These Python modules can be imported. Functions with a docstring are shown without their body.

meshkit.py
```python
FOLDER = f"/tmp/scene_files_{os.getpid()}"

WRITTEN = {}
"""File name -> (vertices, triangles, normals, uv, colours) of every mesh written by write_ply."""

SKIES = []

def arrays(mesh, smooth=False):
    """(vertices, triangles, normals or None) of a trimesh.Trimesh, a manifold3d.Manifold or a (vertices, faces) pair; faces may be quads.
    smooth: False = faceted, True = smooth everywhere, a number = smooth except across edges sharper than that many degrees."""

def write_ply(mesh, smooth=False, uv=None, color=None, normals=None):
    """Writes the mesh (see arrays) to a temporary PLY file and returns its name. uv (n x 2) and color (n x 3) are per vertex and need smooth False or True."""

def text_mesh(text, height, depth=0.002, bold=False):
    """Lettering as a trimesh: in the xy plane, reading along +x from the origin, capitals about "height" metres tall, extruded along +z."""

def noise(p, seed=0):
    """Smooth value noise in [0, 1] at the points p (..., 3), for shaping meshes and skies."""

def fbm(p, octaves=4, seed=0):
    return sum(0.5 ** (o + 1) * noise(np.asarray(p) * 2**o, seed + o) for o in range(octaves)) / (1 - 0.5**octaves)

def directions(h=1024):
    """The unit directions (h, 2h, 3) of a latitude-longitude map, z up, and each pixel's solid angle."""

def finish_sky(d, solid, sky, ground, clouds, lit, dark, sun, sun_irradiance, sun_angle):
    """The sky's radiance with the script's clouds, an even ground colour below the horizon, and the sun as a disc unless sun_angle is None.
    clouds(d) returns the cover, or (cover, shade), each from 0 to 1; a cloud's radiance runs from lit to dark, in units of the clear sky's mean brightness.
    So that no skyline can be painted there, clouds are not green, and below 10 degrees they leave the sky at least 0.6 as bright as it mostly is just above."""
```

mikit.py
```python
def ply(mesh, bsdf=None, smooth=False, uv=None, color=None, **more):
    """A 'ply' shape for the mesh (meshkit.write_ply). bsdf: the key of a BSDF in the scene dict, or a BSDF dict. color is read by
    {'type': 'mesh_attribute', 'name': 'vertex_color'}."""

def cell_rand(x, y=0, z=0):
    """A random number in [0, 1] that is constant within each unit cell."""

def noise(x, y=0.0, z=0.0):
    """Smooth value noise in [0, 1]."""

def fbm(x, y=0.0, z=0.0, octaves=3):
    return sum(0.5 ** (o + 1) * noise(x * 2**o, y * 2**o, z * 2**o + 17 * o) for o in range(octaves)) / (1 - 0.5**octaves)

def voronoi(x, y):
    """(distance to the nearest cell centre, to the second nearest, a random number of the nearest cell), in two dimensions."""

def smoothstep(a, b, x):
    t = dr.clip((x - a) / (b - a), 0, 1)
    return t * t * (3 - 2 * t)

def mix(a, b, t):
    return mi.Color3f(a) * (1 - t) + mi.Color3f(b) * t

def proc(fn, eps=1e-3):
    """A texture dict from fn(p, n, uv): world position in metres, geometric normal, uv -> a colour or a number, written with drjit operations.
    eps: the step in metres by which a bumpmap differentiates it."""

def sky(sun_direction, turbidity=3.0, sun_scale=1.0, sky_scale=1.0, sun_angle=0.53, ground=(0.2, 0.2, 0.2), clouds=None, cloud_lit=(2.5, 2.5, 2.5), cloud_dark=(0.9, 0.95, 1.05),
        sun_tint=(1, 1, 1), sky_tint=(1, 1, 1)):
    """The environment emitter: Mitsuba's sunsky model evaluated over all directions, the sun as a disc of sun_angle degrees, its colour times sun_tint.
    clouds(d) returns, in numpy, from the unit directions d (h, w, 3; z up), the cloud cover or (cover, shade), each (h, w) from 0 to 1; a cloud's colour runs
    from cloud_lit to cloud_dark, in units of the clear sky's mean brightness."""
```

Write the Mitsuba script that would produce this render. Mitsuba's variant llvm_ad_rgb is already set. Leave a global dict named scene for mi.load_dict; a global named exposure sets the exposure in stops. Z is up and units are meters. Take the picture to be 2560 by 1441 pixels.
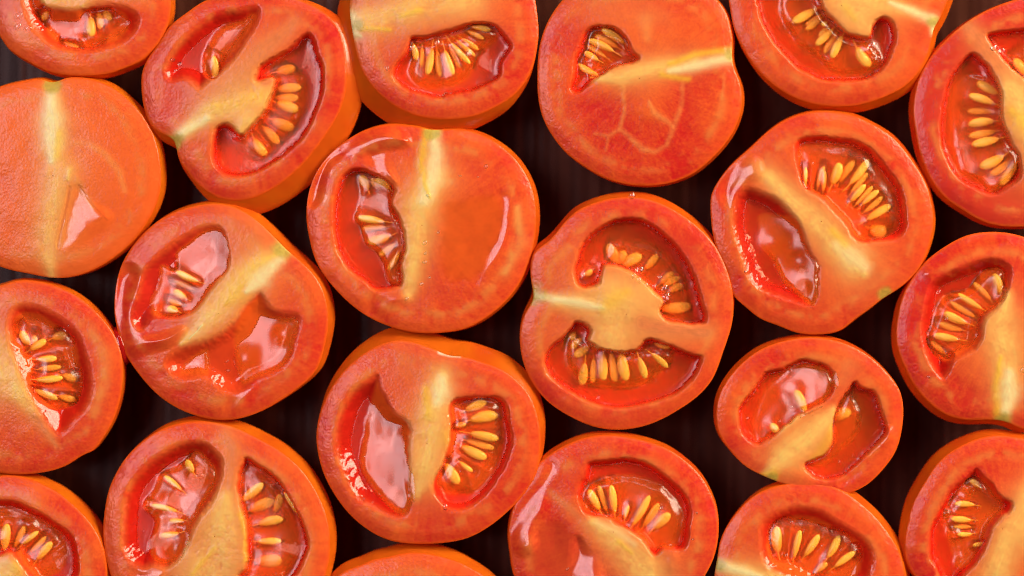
import math, random
import numpy as np
from scipy.interpolate import splprep, splev
from scipy.spatial import cKDTree
from scipy.ndimage import gaussian_filter1d
import shapely
import mitsuba as mi
import drjit as dr
import mikit, meshkit

T = mi.ScalarTransform4f
scene, labels = {}, {}
S = 0.2133 / 2560            # metres on the cut plane for one unit of the plan below (a plan unit is about a twelfth of a millimetre)
ZC = 0.0205                  # height of the cut faces above the board
CAM = 0.62                   # camera height above the cut faces

# ------------------------------------------------------------------ camera, lamps, exposure
exposure = 0.0
scene['camera'] = {
    'type': 'thinlens', 'fov': 2 * math.degrees(math.atan(0.10665 / CAM)), 'fov_axis': 'x',
    'aperture_radius': 0.020, 'focus_distance': CAM, 'near_clip': 0.02, 'far_clip': 10.0,
    'to_world': T().look_at(origin=[0, 0, ZC + CAM], target=[0, 0, 0], up=[0, 1, 0])}


def lamp(key, pos, size, rgb, target=(0, 0, 0)):
    scene[key] = {'type': 'rectangle', 'to_world': T().look_at(origin=list(pos), target=list(target), up=[0, 1, 0.01]) @ T().scale([size[0] / 2, size[1] / 2, 1]),
                  'bsdf': {'type': 'diffuse', 'reflectance': {'type': 'rgb', 'value': 0.5}},
                  'emitter': {'type': 'area', 'radiance': {'type': 'rgb', 'value': list(rgb)}}}


lamp('softbox', (-0.66, 0.24, 1.40), (0.60, 0.70), (9.5, 8.5, 9.4))
lamp('key_lamp', (0.95, 0.60, 0.60), (0.70, 0.65), (23.0, 19.2, 14.0))
lamp('spot_lamp', (0.20, 0.85, 1.10), (0.04, 0.04), (230.0, 215.0, 230.0))
labels['softbox'] = {'label': 'large square softbox lamp hanging to the left above the tomatoes', 'category': 'lamp'}
labels['spot_lamp'] = {'label': 'tiny bright lamp high behind the top edge of the tomatoes', 'category': 'lamp'}
labels['key_lamp'] = {'label': 'small square studio lamp standing to the upper right of the tomatoes', 'category': 'lamp'}

# ------------------------------------------------------------------ materials
VC = {'type': 'mesh_attribute', 'name': 'vertex_color'}


def grain(p, n, uv):
    x, y, z = p.x, p.y, p.z
    return 0.00004 * mikit.noise(x * 3000, y * 3000, z * 3000) + 0.000025 * mikit.noise(x * 1500 + 7, y * 1500, z * 1500)


def wood_col(p, n, uv):
    a = mikit.fbm(p.x * 620, p.y * 9, 3.0, 3)
    b = mikit.fbm(p.x * 130 + 5, p.y * 5, 1.0, 2)
    c = mikit.noise(p.x * 2400, p.y * 40, 2.0)
    t = dr.clip(0.55 * a + 0.35 * b + 0.25 * c - 0.1, 0, 1)
    return mikit.mix((0.022, 0.004, 0.003), (0.16, 0.058, 0.036), t * t)


def wood_bump(p, n, uv):
    return 0.00012 * mikit.fbm(p.x * 900, p.y * 14, 0.0, 2) + 0.00012 * mikit.noise(p.x * 240, p.y * 8, 4.0)


def moist(rough, spec, thin, trans=1.2):
    """Cut fruit: a glossy coat over flesh that lets part of the light through."""
    return {'type': 'blendbsdf', 'weight': thin,
            'a': {'type': 'principled', 'base_color': VC, 'roughness': rough, 'specular': spec},
            'b': {'type': 'principledthin', 'base_color': VC, 'roughness': rough, 'eta': 1.4, 'diff_trans': trans}}


scene['mat_flesh'] = {'type': 'bumpmap', 'arbitrary': mikit.proc(grain, eps=6e-5), 'scale': 1.0, 'bsdf': moist(0.28, 0.5, 0.55)}
scene['mat_wet'] = moist(0.09, 0.9, 0.65)
scene['mat_core'] = {'type': 'bumpmap', 'arbitrary': mikit.proc(grain, eps=6e-5), 'scale': 1.0, 'bsdf': moist(0.28, 0.5, 0.5)}
scene['mat_film'] = moist(0.15, 0.75, 0.5)
scene['mat_skin'] = moist(0.18, 1.0, 0.6, 1.5)
scene['mat_seed'] = {'type': 'principled', 'base_color': VC, 'roughness': 0.35, 'specular': 0.4}
scene['mat_gel'] = {'type': 'mask', 'opacity': 0.03, 'bsdf': {'type': 'twosided', 'bsdf': {'type': 'roughconductor', 'material': 'none', 'alpha': 0.05, 'distribution': 'ggx'}}}
scene['jelly'] = {'type': 'homogeneous', 'albedo': {'type': 'rgb', 'value': [0.985, 0.26, 0.03]}, 'sigma_t': {'type': 'rgb', 'value': [0.20, 0.74, 1.0]}, 'scale': 250.0}
scene['mat_bead'] = {'type': 'mask', 'opacity': 0.07, 'bsdf': {'type': 'twosided', 'bsdf': {'type': 'roughconductor', 'material': 'none', 'alpha': 0.03, 'distribution': 'ggx'}}}
scene['mat_wood'] = {'type': 'bumpmap', 'arbitrary': mikit.proc(wood_bump, eps=1e-4), 'scale': 1.0,
                     'bsdf': {'type': 'principled', 'base_color': mikit.proc(wood_col), 'roughness': 0.30, 'specular': 0.07}}

# ------------------------------------------------------------------ helpers
def fb(x, y, f, seed=0, octaves=3):
    return meshkit.fbm(np.stack([x * f, y * f, np.full_like(x, seed * 7.31)], -1), octaves, seed)


def sm(a, b, x):
    t = np.clip((x - a) / (b - a), 0, 1)
    return t * t * (3 - 2 * t)


def loop(points, n=None, rough=0.0):
    p = np.asarray(points, float)
    p = np.vstack([p, p[:1]])
    tck, _ = splprep(p.T, s=0, per=True, k=3)
    u = np.linspace(0, 1, 1200, endpoint=False)
    q = np.array(splev(u, tck)).T
    seg = np.linalg.norm(np.roll(q, -1, 0) - q, axis=1)
    cum = np.concatenate([[0], np.cumsum(seg)])
    n = n or max(60, int(cum[-1] / 3))
    t = np.arange(n) / n * cum[-1]
    qq = np.vstack([q, q[:1]])
    return np.stack([np.interp(t, cum, qq[:, 0]), np.interp(t, cum, qq[:, 1])], -1)


def sdf(poly, x, y):
    """Distance to the closed line, positive inside."""
    P = shapely.Polygon(poly).buffer(0)
    shapely.prepare(P)
    near = (x > poly[:, 0].min() - 40) & (x < poly[:, 0].max() + 40) & (y > poly[:, 1].min() - 40) & (y < poly[:, 1].max() + 40)
    out = np.full(x.shape, -40.0)
    d = cKDTree(poly).query(np.stack([x[near], y[near]], -1))[0]
    out[near] = np.where(shapely.contains_xy(P, x[near], y[near]), d, -d)
    return out


def stroke_d(points, x, y):
    """(distance to the line in widths, position along it) for a line of (x, y, width)."""
    best, pos = np.full(x.shape, 1e9), np.zeros(x.shape)
    pts = np.asarray(points, float)
    L = len(pts) - 1
    for i in range(L):
        a, b = pts[i], pts[i + 1]
        ab = b[:2] - a[:2]
        t = np.clip(((x - a[0]) * ab[0] + (y - a[1]) * ab[1]) / (ab @ ab + 1e-9), 0, 1)
        w = a[2] + (b[2] - a[2]) * t
        d = np.hypot(x - a[0] - t * ab[0], y - a[1] - t * ab[1]) / (w / 2)
        m = d < best
        best, pos = np.where(m, d, best), np.where(m, (i + t) / L, pos)
    return best, pos


def world(x, y, h):
    return np.stack([(x - 1280) * S, (720.5 - y) * S, ZC + h * S], -1)


def put(key, v, f, bsdf, normals=None, color=None, **more):
    path = meshkit.write_ply((v, f), True, None, color, normals=normals)
    scene[key] = {'type': 'ply', 'filename': path, 'face_normals': False, 'bsdf': {'type': 'ref', 'id': bsdf}, **more}


def vnormals(v, f):
    n = np.zeros_like(v)
    c = np.cross(v[f[:, 1]] - v[f[:, 0]], v[f[:, 2]] - v[f[:, 0]])
    for k in range(3):
        np.add.at(n, f[:, k], c)
    return n / np.maximum(np.linalg.norm(n, axis=1, keepdims=True), 1e-30)


def pick(v, f, n, c, mask):
    ff = f[mask]
    idx, inv = np.unique(ff, return_inverse=True)
    return v[idx], inv.reshape(ff.shape), n[idx], c[idx]


COL = dict(core=(0.98, 0.53, 0.135), cream=(0.98, 0.78, 0.36), yellow=(0.90, 0.54, 0.035), green=(0.50, 0.40, 0.06), vein=(0.92, 0.36, 0.09),
           septum=(0.76, 0.22, 0.07), tan=(0.80, 0.62, 0.42), dark=(0.45, 0.05, 0.02))
SHARP = dict(core=1.9, cream=2.0, yellow=2.0, green=2.0, vein=2.0, septum=2.4, tan=4.0, dark=2.0)
CORE_KINDS = ('core', 'cream', 'yellow')


def seed_mesh(k):
    r = np.random.default_rng(100 + k)
    nu, nv = 26, 14
    u = np.linspace(0, 1, nu)
    prof = np.sqrt(np.clip(1 - (2 * (0.02 + 0.98 * u ** 0.75) - 1) ** 2, 0, 1)) * (0.32 + 0.68 * u ** 0.6)
    prof = np.where(u < 0.30, 0.09 + 0.05 * u, np.maximum(np.interp((u - 0.26) / 0.74, u, prof), 0.09))
    prof[0] = prof[-1] = 0.0
    ang = np.arange(nv) / nv * 2 * np.pi
    X = (u[:, None] * 1.35 - 0.85) + 0 * ang
    Y = prof[:, None] * np.cos(ang) * 0.5 * (1 + 0.06 * r.standard_normal())
    Z = prof[:, None] * np.sin(ang) * 0.28
    v = np.stack([X, Y, Z], -1)
    v = v + 0.03 * (meshkit.fbm(v * 6 + 9 * k, 2)[..., None] - 0.5)
    v[..., 1] += 0.05 * np.sin(np.pi * u)[:, None] * r.standard_normal()
    v = v.reshape(-1, 3)
    i, j = np.meshgrid(np.arange(nu - 1), np.arange(nv), indexing='ij')
    a, b, c, d = i * nv + j, i * nv + (j + 1) % nv, (i + 1) * nv + (j + 1) % nv, (i + 1) * nv + j
    f = np.vstack([np.stack([a, c, d], -1).reshape(-1, 3), np.stack([a, b, c], -1).reshape(-1, 3)])
    g = np.clip((np.repeat(u, nv)[:, None] - 0.2) / 0.8, 0, 1) ** 0.8
    c = (1 - g) * np.array([0.88, 0.30, 0.02]) + g * np.array([0.98, 0.66, 0.095]) + 0.12 * (meshkit.fbm(v * 9, 2)[:, None] - 0.5)
    return mikit.ply((v, f), 'mat_seed', smooth=True, color=np.clip(c, 0.01, 0.95))


_ball = meshkit.trimesh.creation.icosphere(3)
_bv = np.array(_ball.vertices) * (1 + 0.25 * (meshkit.fbm(np.array(_ball.vertices) * 1.5 + 4, 2)[:, None] - 0.5))
BEAD = mikit.ply((_bv, np.array(_ball.faces)), 'mat_bead', smooth=True)
SEEDS = [seed_mesh(k) for k in range(5)]

# ------------------------------------------------------------------ the board
scene['wooden_board'] = {'type': 'rectangle', 'to_world': T().scale([0.6, 0.6, 1]), 'bsdf': {'type': 'ref', 'id': 'mat_wood'}}
labels['wooden_board'] = {'label': 'dark brown wooden board with a vertical grain under all the tomatoes', 'category': 'wooden board', 'kind': 'structure'}


# ------------------------------------------------------------------ a tomato half
def tomato(index, frame, outline, label, holes=(), strokes=(), gels=(), seeds=(), films=(), scar=None, shift=(0, 0), bulge=0.01, deep=250, tilt=(0, 0), dome=12.0,
           bumps=(), hue=0.0, beads=(), creases=()):
    key = 'tomato_half' + ('_%03d' % index if index else '')
    labels[key] = {'label': label, 'category': 'tomato', 'group': 'tomato halves lying cut side up on the board'}
    rng = np.random.default_rng(1000 + index)
    fx, fy, fs = frame
    tr = lambda q: np.asarray([[fx + p[0] / fs, fy + p[1] / fs] for p in q], float)
    trw = lambda q: [(fx + p[0] / fs, fy + p[1] / fs, p[2] / fs) for p in q]
    O = tr(outline)
    nt = 560
    B = loop(O, nt)
    if shapely.Polygon(B).exterior.is_ccw:                      # plan y points down: go round so that the faces look up
        B = B[::-1]
    ctr = np.array(shapely.Polygon(B).centroid.coords[0])
    R = np.sqrt(shapely.Polygon(B).area / np.pi)
    nr = int(R / 2.6)
    rho = np.concatenate([np.linspace(0.004, 1, nr)[:-3], [1 - 7 / R, 1 - 4.2 / R, 1 - 2 / R, 1 - 0.7 / R, 1.0]])
    xy = ctr + rho[:, None, None] * (B - ctr)[None]
    x, y = xy[..., 0].ravel(), xy[..., 1].ravel()
    de = sdf(B, x, y)
    de = np.maximum(de, 0)
    n1 = fb(x, y, 1 / 90, index) - 0.5
    n2 = fb(x, y, 1 / 24, index + 50) - 0.5
    n3 = fb(x, y, 1 / 7, index + 90, 2) - 0.5
    rr = np.hypot(x - ctr[0], y - ctr[1]) / R
    h = tilt[0] * (x - ctr[0]) + tilt[1] * (y - ctr[1]) + dome * (1 - rr ** 2) + 5 * n1 + 1.4 * n2 - 2.6 * (1 - np.sqrt(np.clip(1 - (1 - np.clip(de / 7, 0, 1)) ** 2, 0, 1)))
    h -= 4.0 * (1 - sm(0, 40, de)) ** 2
    # ---- colours of the flesh
    th = np.arctan2(y - ctr[1], x - ctr[0])
    fib = fb(np.cos(th) * 300 + rr * 9, np.sin(th) * 300, 1 / 9, index + 60, 2) - 0.5
    t = np.clip(0.38 + 1.6 * hue + 1.15 * n1 + 0.35 * n2 + 0.25 * n3 + 0.45 * (fb(x, y, 1 / 3.1, index + 130, 1) - 0.5) + 0.4 * fib, 0, 1)
    col = (1 - t[:, None]) * np.array([0.72, 0.022, 0.016]) + t[:, None] * np.array([0.95, 0.150, 0.026])
    ring = np.exp(-((de - 46 - 16 * n1) / 12) ** 2) * sm(-0.15, 0.25, n2 + 0.5 * n1 + 0.05)
    col += ring[:, None] * (np.array([0.84, 0.27, 0.06]) - col) * 0.55
    edge = 1 - sm(1.0, 9.0 + 5 * n2, de)
    col += edge[:, None] * (np.array([0.90, 0.115, 0.008]) - col) * 0.9
    corem, scarm, glow = np.zeros_like(x), np.zeros_like(x), np.zeros_like(x)
    wob = 1 + 0.35 * n2 + 0.25 * n3
    for kind, pts, *amount in strokes:
        d, pos = stroke_d(trw(pts), x + 9 * n2, y + 9 * n1)
        m = np.exp(-(d * wob) ** SHARP[kind] * 0.9) * (amount[0] if amount else 1.0) * {'yellow': 0.7, 'cream': 0.85}.get(kind, 1.0)
        if kind in ('core', 'septum'):
            g = 0.48 * np.exp(-(d / 2.5) ** 2) * (amount[0] if amount else 1.0)
            col += g[:, None] * (np.array([0.94, 0.36, 0.09]) - col)
        fibre = (0.80 + 0.32 * fb(d * 7, pos * 9, 1.0, index + 30, 2) + 0.2 * fb(x * 0.5 + 11, y * 0.5, 1 / 4, index + 31, 2))[..., None]
        if kind in ('core', 'vein', 'septum'):
            m = m * np.clip(0.9 + 0.8 * n1 + 0.7 * n2 + 0.5 * n3, 0.2, 1)
        col += m[:, None] * (np.clip(np.array(COL[kind]) * fibre, 0, 0.95) - col)
        if kind in ('core', 'septum'):
            glow = np.maximum(glow, np.exp(-np.maximum(d - 1, 0) * pts[0][2] / fs / 26))
        if kind in CORE_KINDS:
            corem = np.maximum(corem, m)
            h += 1.2 * m
        if kind == 'vein':
            h += 0.8 * m
    if scar:
        sx, sy, sr = fx + scar[0] / fs, fy + scar[1] / fs, scar[2] / fs
        d = np.hypot(x - sx, y - sy) / sr + 1.2 * n2
        m = 1 - sm(0.45, 1.35, d)
        col += 0.8 * m[:, None] * (np.array(COL['green']) * (0.75 + 0.5 * fb(x, y, 1 / 5, index + 77, 2))[:, None] - col)
        scarm = m
    # ---- the seed chambers
    cham = np.full(x.shape, -1)
    hs = []
    h0 = h.copy()
    inhole = np.zeros_like(x)
    for i, hole in enumerate(holes):
        P = loop(tr(hole['poly']))
        wall, depth = 1.3 * hole.get('wall', 13), hole.get('depth', 75) * (1 if hole.get('depth', 75) < 12 else 0.85 if hole.get('soft') else 0.70)
        d = sdf(P, x, y) + (7 + 2 * (glow > 0.4)) * n2 + 3 * n3
        soft = hole.get('soft', 0)
        prof = 0.8 * sm(-3 - soft * 0.3, wall + soft, d) + 0.2 * sm(0, wall * 5, d)
        lip = np.exp(-(np.minimum(d, 0) / 6) ** 2) * (d < 0)
        h -= depth * prof + 1.2 * lip * (soft == 0)
        inside = sm(-0.3 * soft, 9 + 0.8 * soft, d) * hole.get('red', 1.0)
        inhole = np.maximum(inhole, inside * (depth > 9))
        cc = np.array(hole.get('col', (0.50, 0.030, 0.012))) * np.array(([1.3, 0.6, 0.7] if hole.get('soft') else [1.7, 0.75, 0.8]) if hole.get('red', 1) == 1 else 1.0)
        col += inside[:, None] * (cc * (0.9 + 0.5 * (n2 + 0.5)[:, None] * 0.5) - col)
        cham[d > 0.5 + soft * (0.5 + 1.5 * n3)] = i
        hs.append((P, d))
    allseeds = [(fx + q[0] / fs, fy + q[1] / fs, fx + q[2] / fs, fy + q[3] / fs, q[4] / fs, q[5] if len(q) > 5 else 0.0) for q in seeds]
    extra = []
    for p, q in zip(allseeds[:-1], allseeds[1:]):
        gap = np.hypot(p[0] + p[2] - q[0] - q[2], p[1] + p[3] - q[1] - q[3]) / 2
        if gap < 2.6 * max(p[4], q[4]) and gap > 1.2 * p[4] and rng.random() < 0.55:
            r1, r2 = rng.uniform(-4, 4, 4), rng.uniform(9, 15)
            extra.append(tuple((p[i] + q[i]) / 2 + r1[i] for i in range(4)) + (0.42 * (p[4] + q[4]), r2))
    dgs, domes, owner = [], [], []
    for gel in gels:
        P = loop(tr(gel['poly']))
        dg = sdf(P, x, y) + 8 * n2 + 3 * n3
        level, fall, w = gel.get('level', -6), gel.get('fall', 55), gel.get('w', 34)
        hg = level - fall * (1 - 0.92 * sm(0.25, 0.75, glow)) * (1 - np.sqrt(np.clip(1 - (1 - np.clip(dg / w, 0, 1)) ** 2, 0, 1))) + 0.75 * gel.get('rough', 9) * (fb(x, y, 1 / 60, index + 400, 2) - 0.5) + 3 * n1
        hg += tilt[0] * (x - ctr[0]) + tilt[1] * (y - ctr[1]) + gel.get('tilt', (0, 0))[0] * (x - P[:, 0].mean()) + gel.get('tilt', (0, 0))[1] * (y - P[:, 1].mean())
        for (x1, y1, x2, y2, ww, dp) in allseeds:
            d, pos = stroke_d([(x1, y1, ww * 0.9), (x2, y2, ww * 1.5)], x, y)
            hg += gel.get('sac', 4.5) * np.exp(-(d / 1.15) ** 2)
        pit = np.zeros_like(x)
        for (x1, y1, x2, y2, ww, dp) in allseeds + extra:
            d, pos = stroke_d([(x1, y1, ww * 0.8), (x2, y2, ww * 1.3)], x, y)
            pit = np.maximum(pit, np.exp(-(d / 1.5) ** 4) * (26 + max(dp, 0)))
        i = int(np.argmax([(d > 0)[dg > 4].sum() for _, d in hs]))
        m = sm(-2, 12, dg) * sm(0, 8, hs[i][1])
        h += m * np.maximum(hg - gel.get('thick', 34) - h, 0)
        col += m[:, None] * (np.array([0.95, 0.125, 0.016]) - col)
        h -= sm(0, 6, dg) * np.clip(pit - (hg - h), 0, pit)
        dgs.append(dg); domes.append(hg); owner.append(i)
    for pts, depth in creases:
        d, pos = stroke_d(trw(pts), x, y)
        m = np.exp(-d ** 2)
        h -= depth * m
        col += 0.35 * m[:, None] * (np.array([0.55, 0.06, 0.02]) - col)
    # ---- juice lying on the cut
    film = np.zeros_like(x)
    for pts, tx, ty in films:
        tx, ty = 1.1 * tx, 1.1 * ty
        P = loop(tr(pts))
        d = sdf(P, x, y) + 26 * n2 + 16 * n3 + 10 * fib
        dsm = sdf(P, x, y)
        m = sm(-14.0, 24.0, dsm)
        flat = h0 + tx * x + ty * y - (tx * P[:, 0] + ty * P[:, 1]).mean() + 0.5 - 5 * n1 - 1.4 * n2 + 3.0 * (fb(x, y, 1 / 35, index + 200, 2) - 0.5)
        h += (1 - inhole) * m * (flat - h)
        film = np.maximum(film, (d > 0) * 1.0 * (inhole < 0.3))
    v = world(x, y, h)
    nl = len(rho)
    i, j = np.meshgrid(np.arange(nl - 1), np.arange(nt), indexing='ij')
    a, b, c, d = i * nt + j, i * nt + (j + 1) % nt, (i + 1) * nt + (j + 1) % nt, (i + 1) * nt + j
    f = np.vstack([np.stack([a, c, b], -1).reshape(-1, 3), np.stack([a, d, c], -1).reshape(-1, 3)])
    nrm = vnormals(v, f)
    if nrm[:, 2].mean() < 0:
        f, nrm = f[:, ::-1], -nrm
    col = np.clip(col, 0.002, 0.95)
    # which piece each face belongs to
    fm = lambda a: a[f].mean(1)
    where = np.zeros(len(f), int)
    where[fm(film) > 0.5] = 4
    where[(fm(corem) > 0.55) & (where == 0)] = 2
    where[fm(scarm) > 0.6] = 3
    fc = cham[f].max(1)
    deepf = (fc >= 0) & ~((where == 4) & np.isin(fc, [k for k, q in enumerate(holes) if q.get('depth', 75) < 12]))
    where[deepf] = 10 + fc[deepf]
    for code, name, mat in ((0, 'flesh', 'mat_flesh'), (2, 'core', 'mat_core'), (3, 'stem_scar', 'mat_core'), (4, 'juice_film', 'mat_film')):
        if (where == code).sum() > 40:
            pv, pf, pn, pc = pick(v, f, nrm, col, where == code)
            put(key + '__' + name, pv, pf, mat, pn, pc)
    for k in range(len(holes)):
        if (where == 10 + k).sum() > 40:
            pv, pf, pn, pc = pick(v, f, nrm, col, where == 10 + k)
            put(key + '__seed_chamber' + ('_%03d' % k if k else ''), pv, pf, 'mat_wet', pn, pc)
    # ---- skin
    zs = np.concatenate([[0.0, 0.012], np.linspace(0.035, 0.97, 34), [0.995, 1.0]])
    d0 = 0.14
    mr = np.where(zs < d0, 1 + bulge * (1 - ((zs - d0) / d0) ** 2), (1 + bulge) * np.sqrt(np.clip(1 - ((zs - d0) / (1 - d0)) ** 2, 0, 1)) ** 0.92)
    edge_h = h.reshape(nl, nt)[-1]
    sk = []
    wobble = 1 + 0.012 * (fb(B[:, 0], B[:, 1], 1 / 120, index + 7) - 0.5)
    for z, m in zip(zs, mr):
        sh = np.array(shift) * min(1.0, z / d0) * (1 if z < d0 else 1)
        p = ctr + (B - ctr) * m * (1 + (wobble - 1)[:, None] * min(1, z * 6)) + sh
        # the stem's dimple and the lobes even out towards the bottom
        k = sm(0.1, 0.9, z)
        circ = ctr + sh + R * m * (B - ctr) / np.linalg.norm(B - ctr, axis=1, keepdims=True)
        p = p * (1 - k) + circ * k
        sk.append(world(p[:, 0], p[:, 1], edge_h * (1 - z) - z * (ZC / S - 1.0)))
    sv = np.array(sk).reshape(-1, 3)
    nz = len(zs)
    i, j = np.meshgrid(np.arange(nz - 1), np.arange(nt), indexing='ij')
    a, b, c, d = i * nt + j, i * nt + (j + 1) % nt, (i + 1) * nt + (j + 1) % nt, (i + 1) * nt + j
    sf = np.vstack([np.stack([a, c, b], -1).reshape(-1, 3), np.stack([a, d, c], -1).reshape(-1, 3)])
    sn = vnormals(sv, sf)
    if (sn * (sv - sv.mean(0))).sum(1).mean() < 0:
        sf, sn = sf[:, ::-1], -sn
    g1 = meshkit.fbm(sv * 160 + index, 3) - 0.5
    ts = np.clip(0.5 + hue + 1.0 * g1, 0, 1)[:, None]
    sc = (1 - ts) * np.array([0.74, 0.060, 0.008]) + ts * np.array([0.90, 0.20, 0.008])
    put(key + '__skin', sv, sf, 'mat_skin', sn, sc)
    # ---- jelly and seeds
    hgrid = cKDTree(np.stack([x, y], -1))
    top = np.full(x.shape, -1e9)
    ng = 0
    lean = tilt[0] * (x - ctr[0]) + tilt[1] * (y - ctr[1])
    for i, (P, d) in enumerate(hs):
        mine = [j for j, o in enumerate(owner) if o == i]
        if not mine and 'juice' not in holes[i]:
            continue
        hg = holes[i].get('juice', -15) + 9 * np.exp(-np.maximum(d, 0) / 8) + lean + 1.5 * n1
        for j in mine:
            hg = np.where(dgs[j] > -12, 5 * np.logaddexp(hg / 5, domes[j] / 5), hg)
        for bx, by, br, bh in bumps:
            hg += bh * np.exp(-((x - fx - bx / fs) ** 2 + (y - fy - by / fs) ** 2) / (br / fs) ** 2)
        gap = hg - h
        hg = np.where((gap < 3.5) & (gap > -6), h - 6, hg)
        mk = (d[f] > -7).all(1)
        idx, inv = np.unique(f[mk], return_inverse=True)
        ff = inv.reshape(-1, 3)
        bot = np.minimum(h[idx] - 3, hg[idx] - 2)
        V = np.vstack([world(x[idx], y[idx], hg[idx]), world(x[idx], y[idx], bot)])
        m_ = len(idx)
        raw = np.vstack([ff[:, [0, 1]], ff[:, [1, 2]], ff[:, [2, 0]]])
        _, first, count = np.unique(np.sort(raw, 1), axis=0, return_index=True, return_counts=True)
        be = raw[first[count == 1]]
        side = np.vstack([np.stack([be[:, 1], be[:, 0], be[:, 0] + m_], -1), np.stack([be[:, 1], be[:, 0] + m_, be[:, 1] + m_], -1)])
        F = np.vstack([ff, ff[:, ::-1] + m_, side])
        put(key + '__jelly' + ('_%03d' % ng if ng else ''), V, F, 'mat_gel', np.vstack([vnormals(V[:m_], ff), np.tile([[0, 0, -1.0]], (m_, 1))]), None, interior={'type': 'ref', 'id': 'jelly'})
        ng += 1
        top = np.maximum(top, np.where(d > 0, hg, -1e9))
    for k, (x1, y1, x2, y2, ww, dp) in enumerate(allseeds + extra):
        cx, cy = (x1 + x2) / 2, (y1 + y2) / 2
        L = np.hypot(x2 - x1, y2 - y1)
        ux, uy = (x2 - x1) / L, (y2 - y1) / L
        g = np.array([[t, w] for t in (-0.8, -0.5, -0.25, 0, 0.25, 0.5) for w in (-0.4, 0, 0.4)])
        q = hgrid.query(np.stack([cx + g[:, 0] * L * ux - g[:, 1] * ww * uy, cy + g[:, 0] * L * uy + g[:, 1] * ww * ux], -1))[1]
        surf = np.where(top[q] > -1e8, top[q], h[q])
        core_ = g[:, 0] > -0.4
        slope = float(np.clip(np.polyfit(g[core_, 0], surf[core_], 1)[0], -14, 14))
        over = surf - slope * g[:, 0] - 0.40 * ww * np.sqrt(np.clip(1 - (2 * g[:, 0]) ** 2 * 0.9 - (2 * g[:, 1]) ** 2 * 0.8, 0, 1))
        base = float(over[core_].min()) - 7.0 - max(dp, -2)
        ang = math.degrees(math.atan2(-(y2 - y1), x2 - x1))
        m = T().translate(world(cx, cy, base).tolist()).rotate([0, 0, 1], ang).rotate([0, 1, 0], -math.degrees(math.atan2(slope, L))).rotate([1, 0, 0], float(rng.uniform(-14, 14)))
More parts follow.
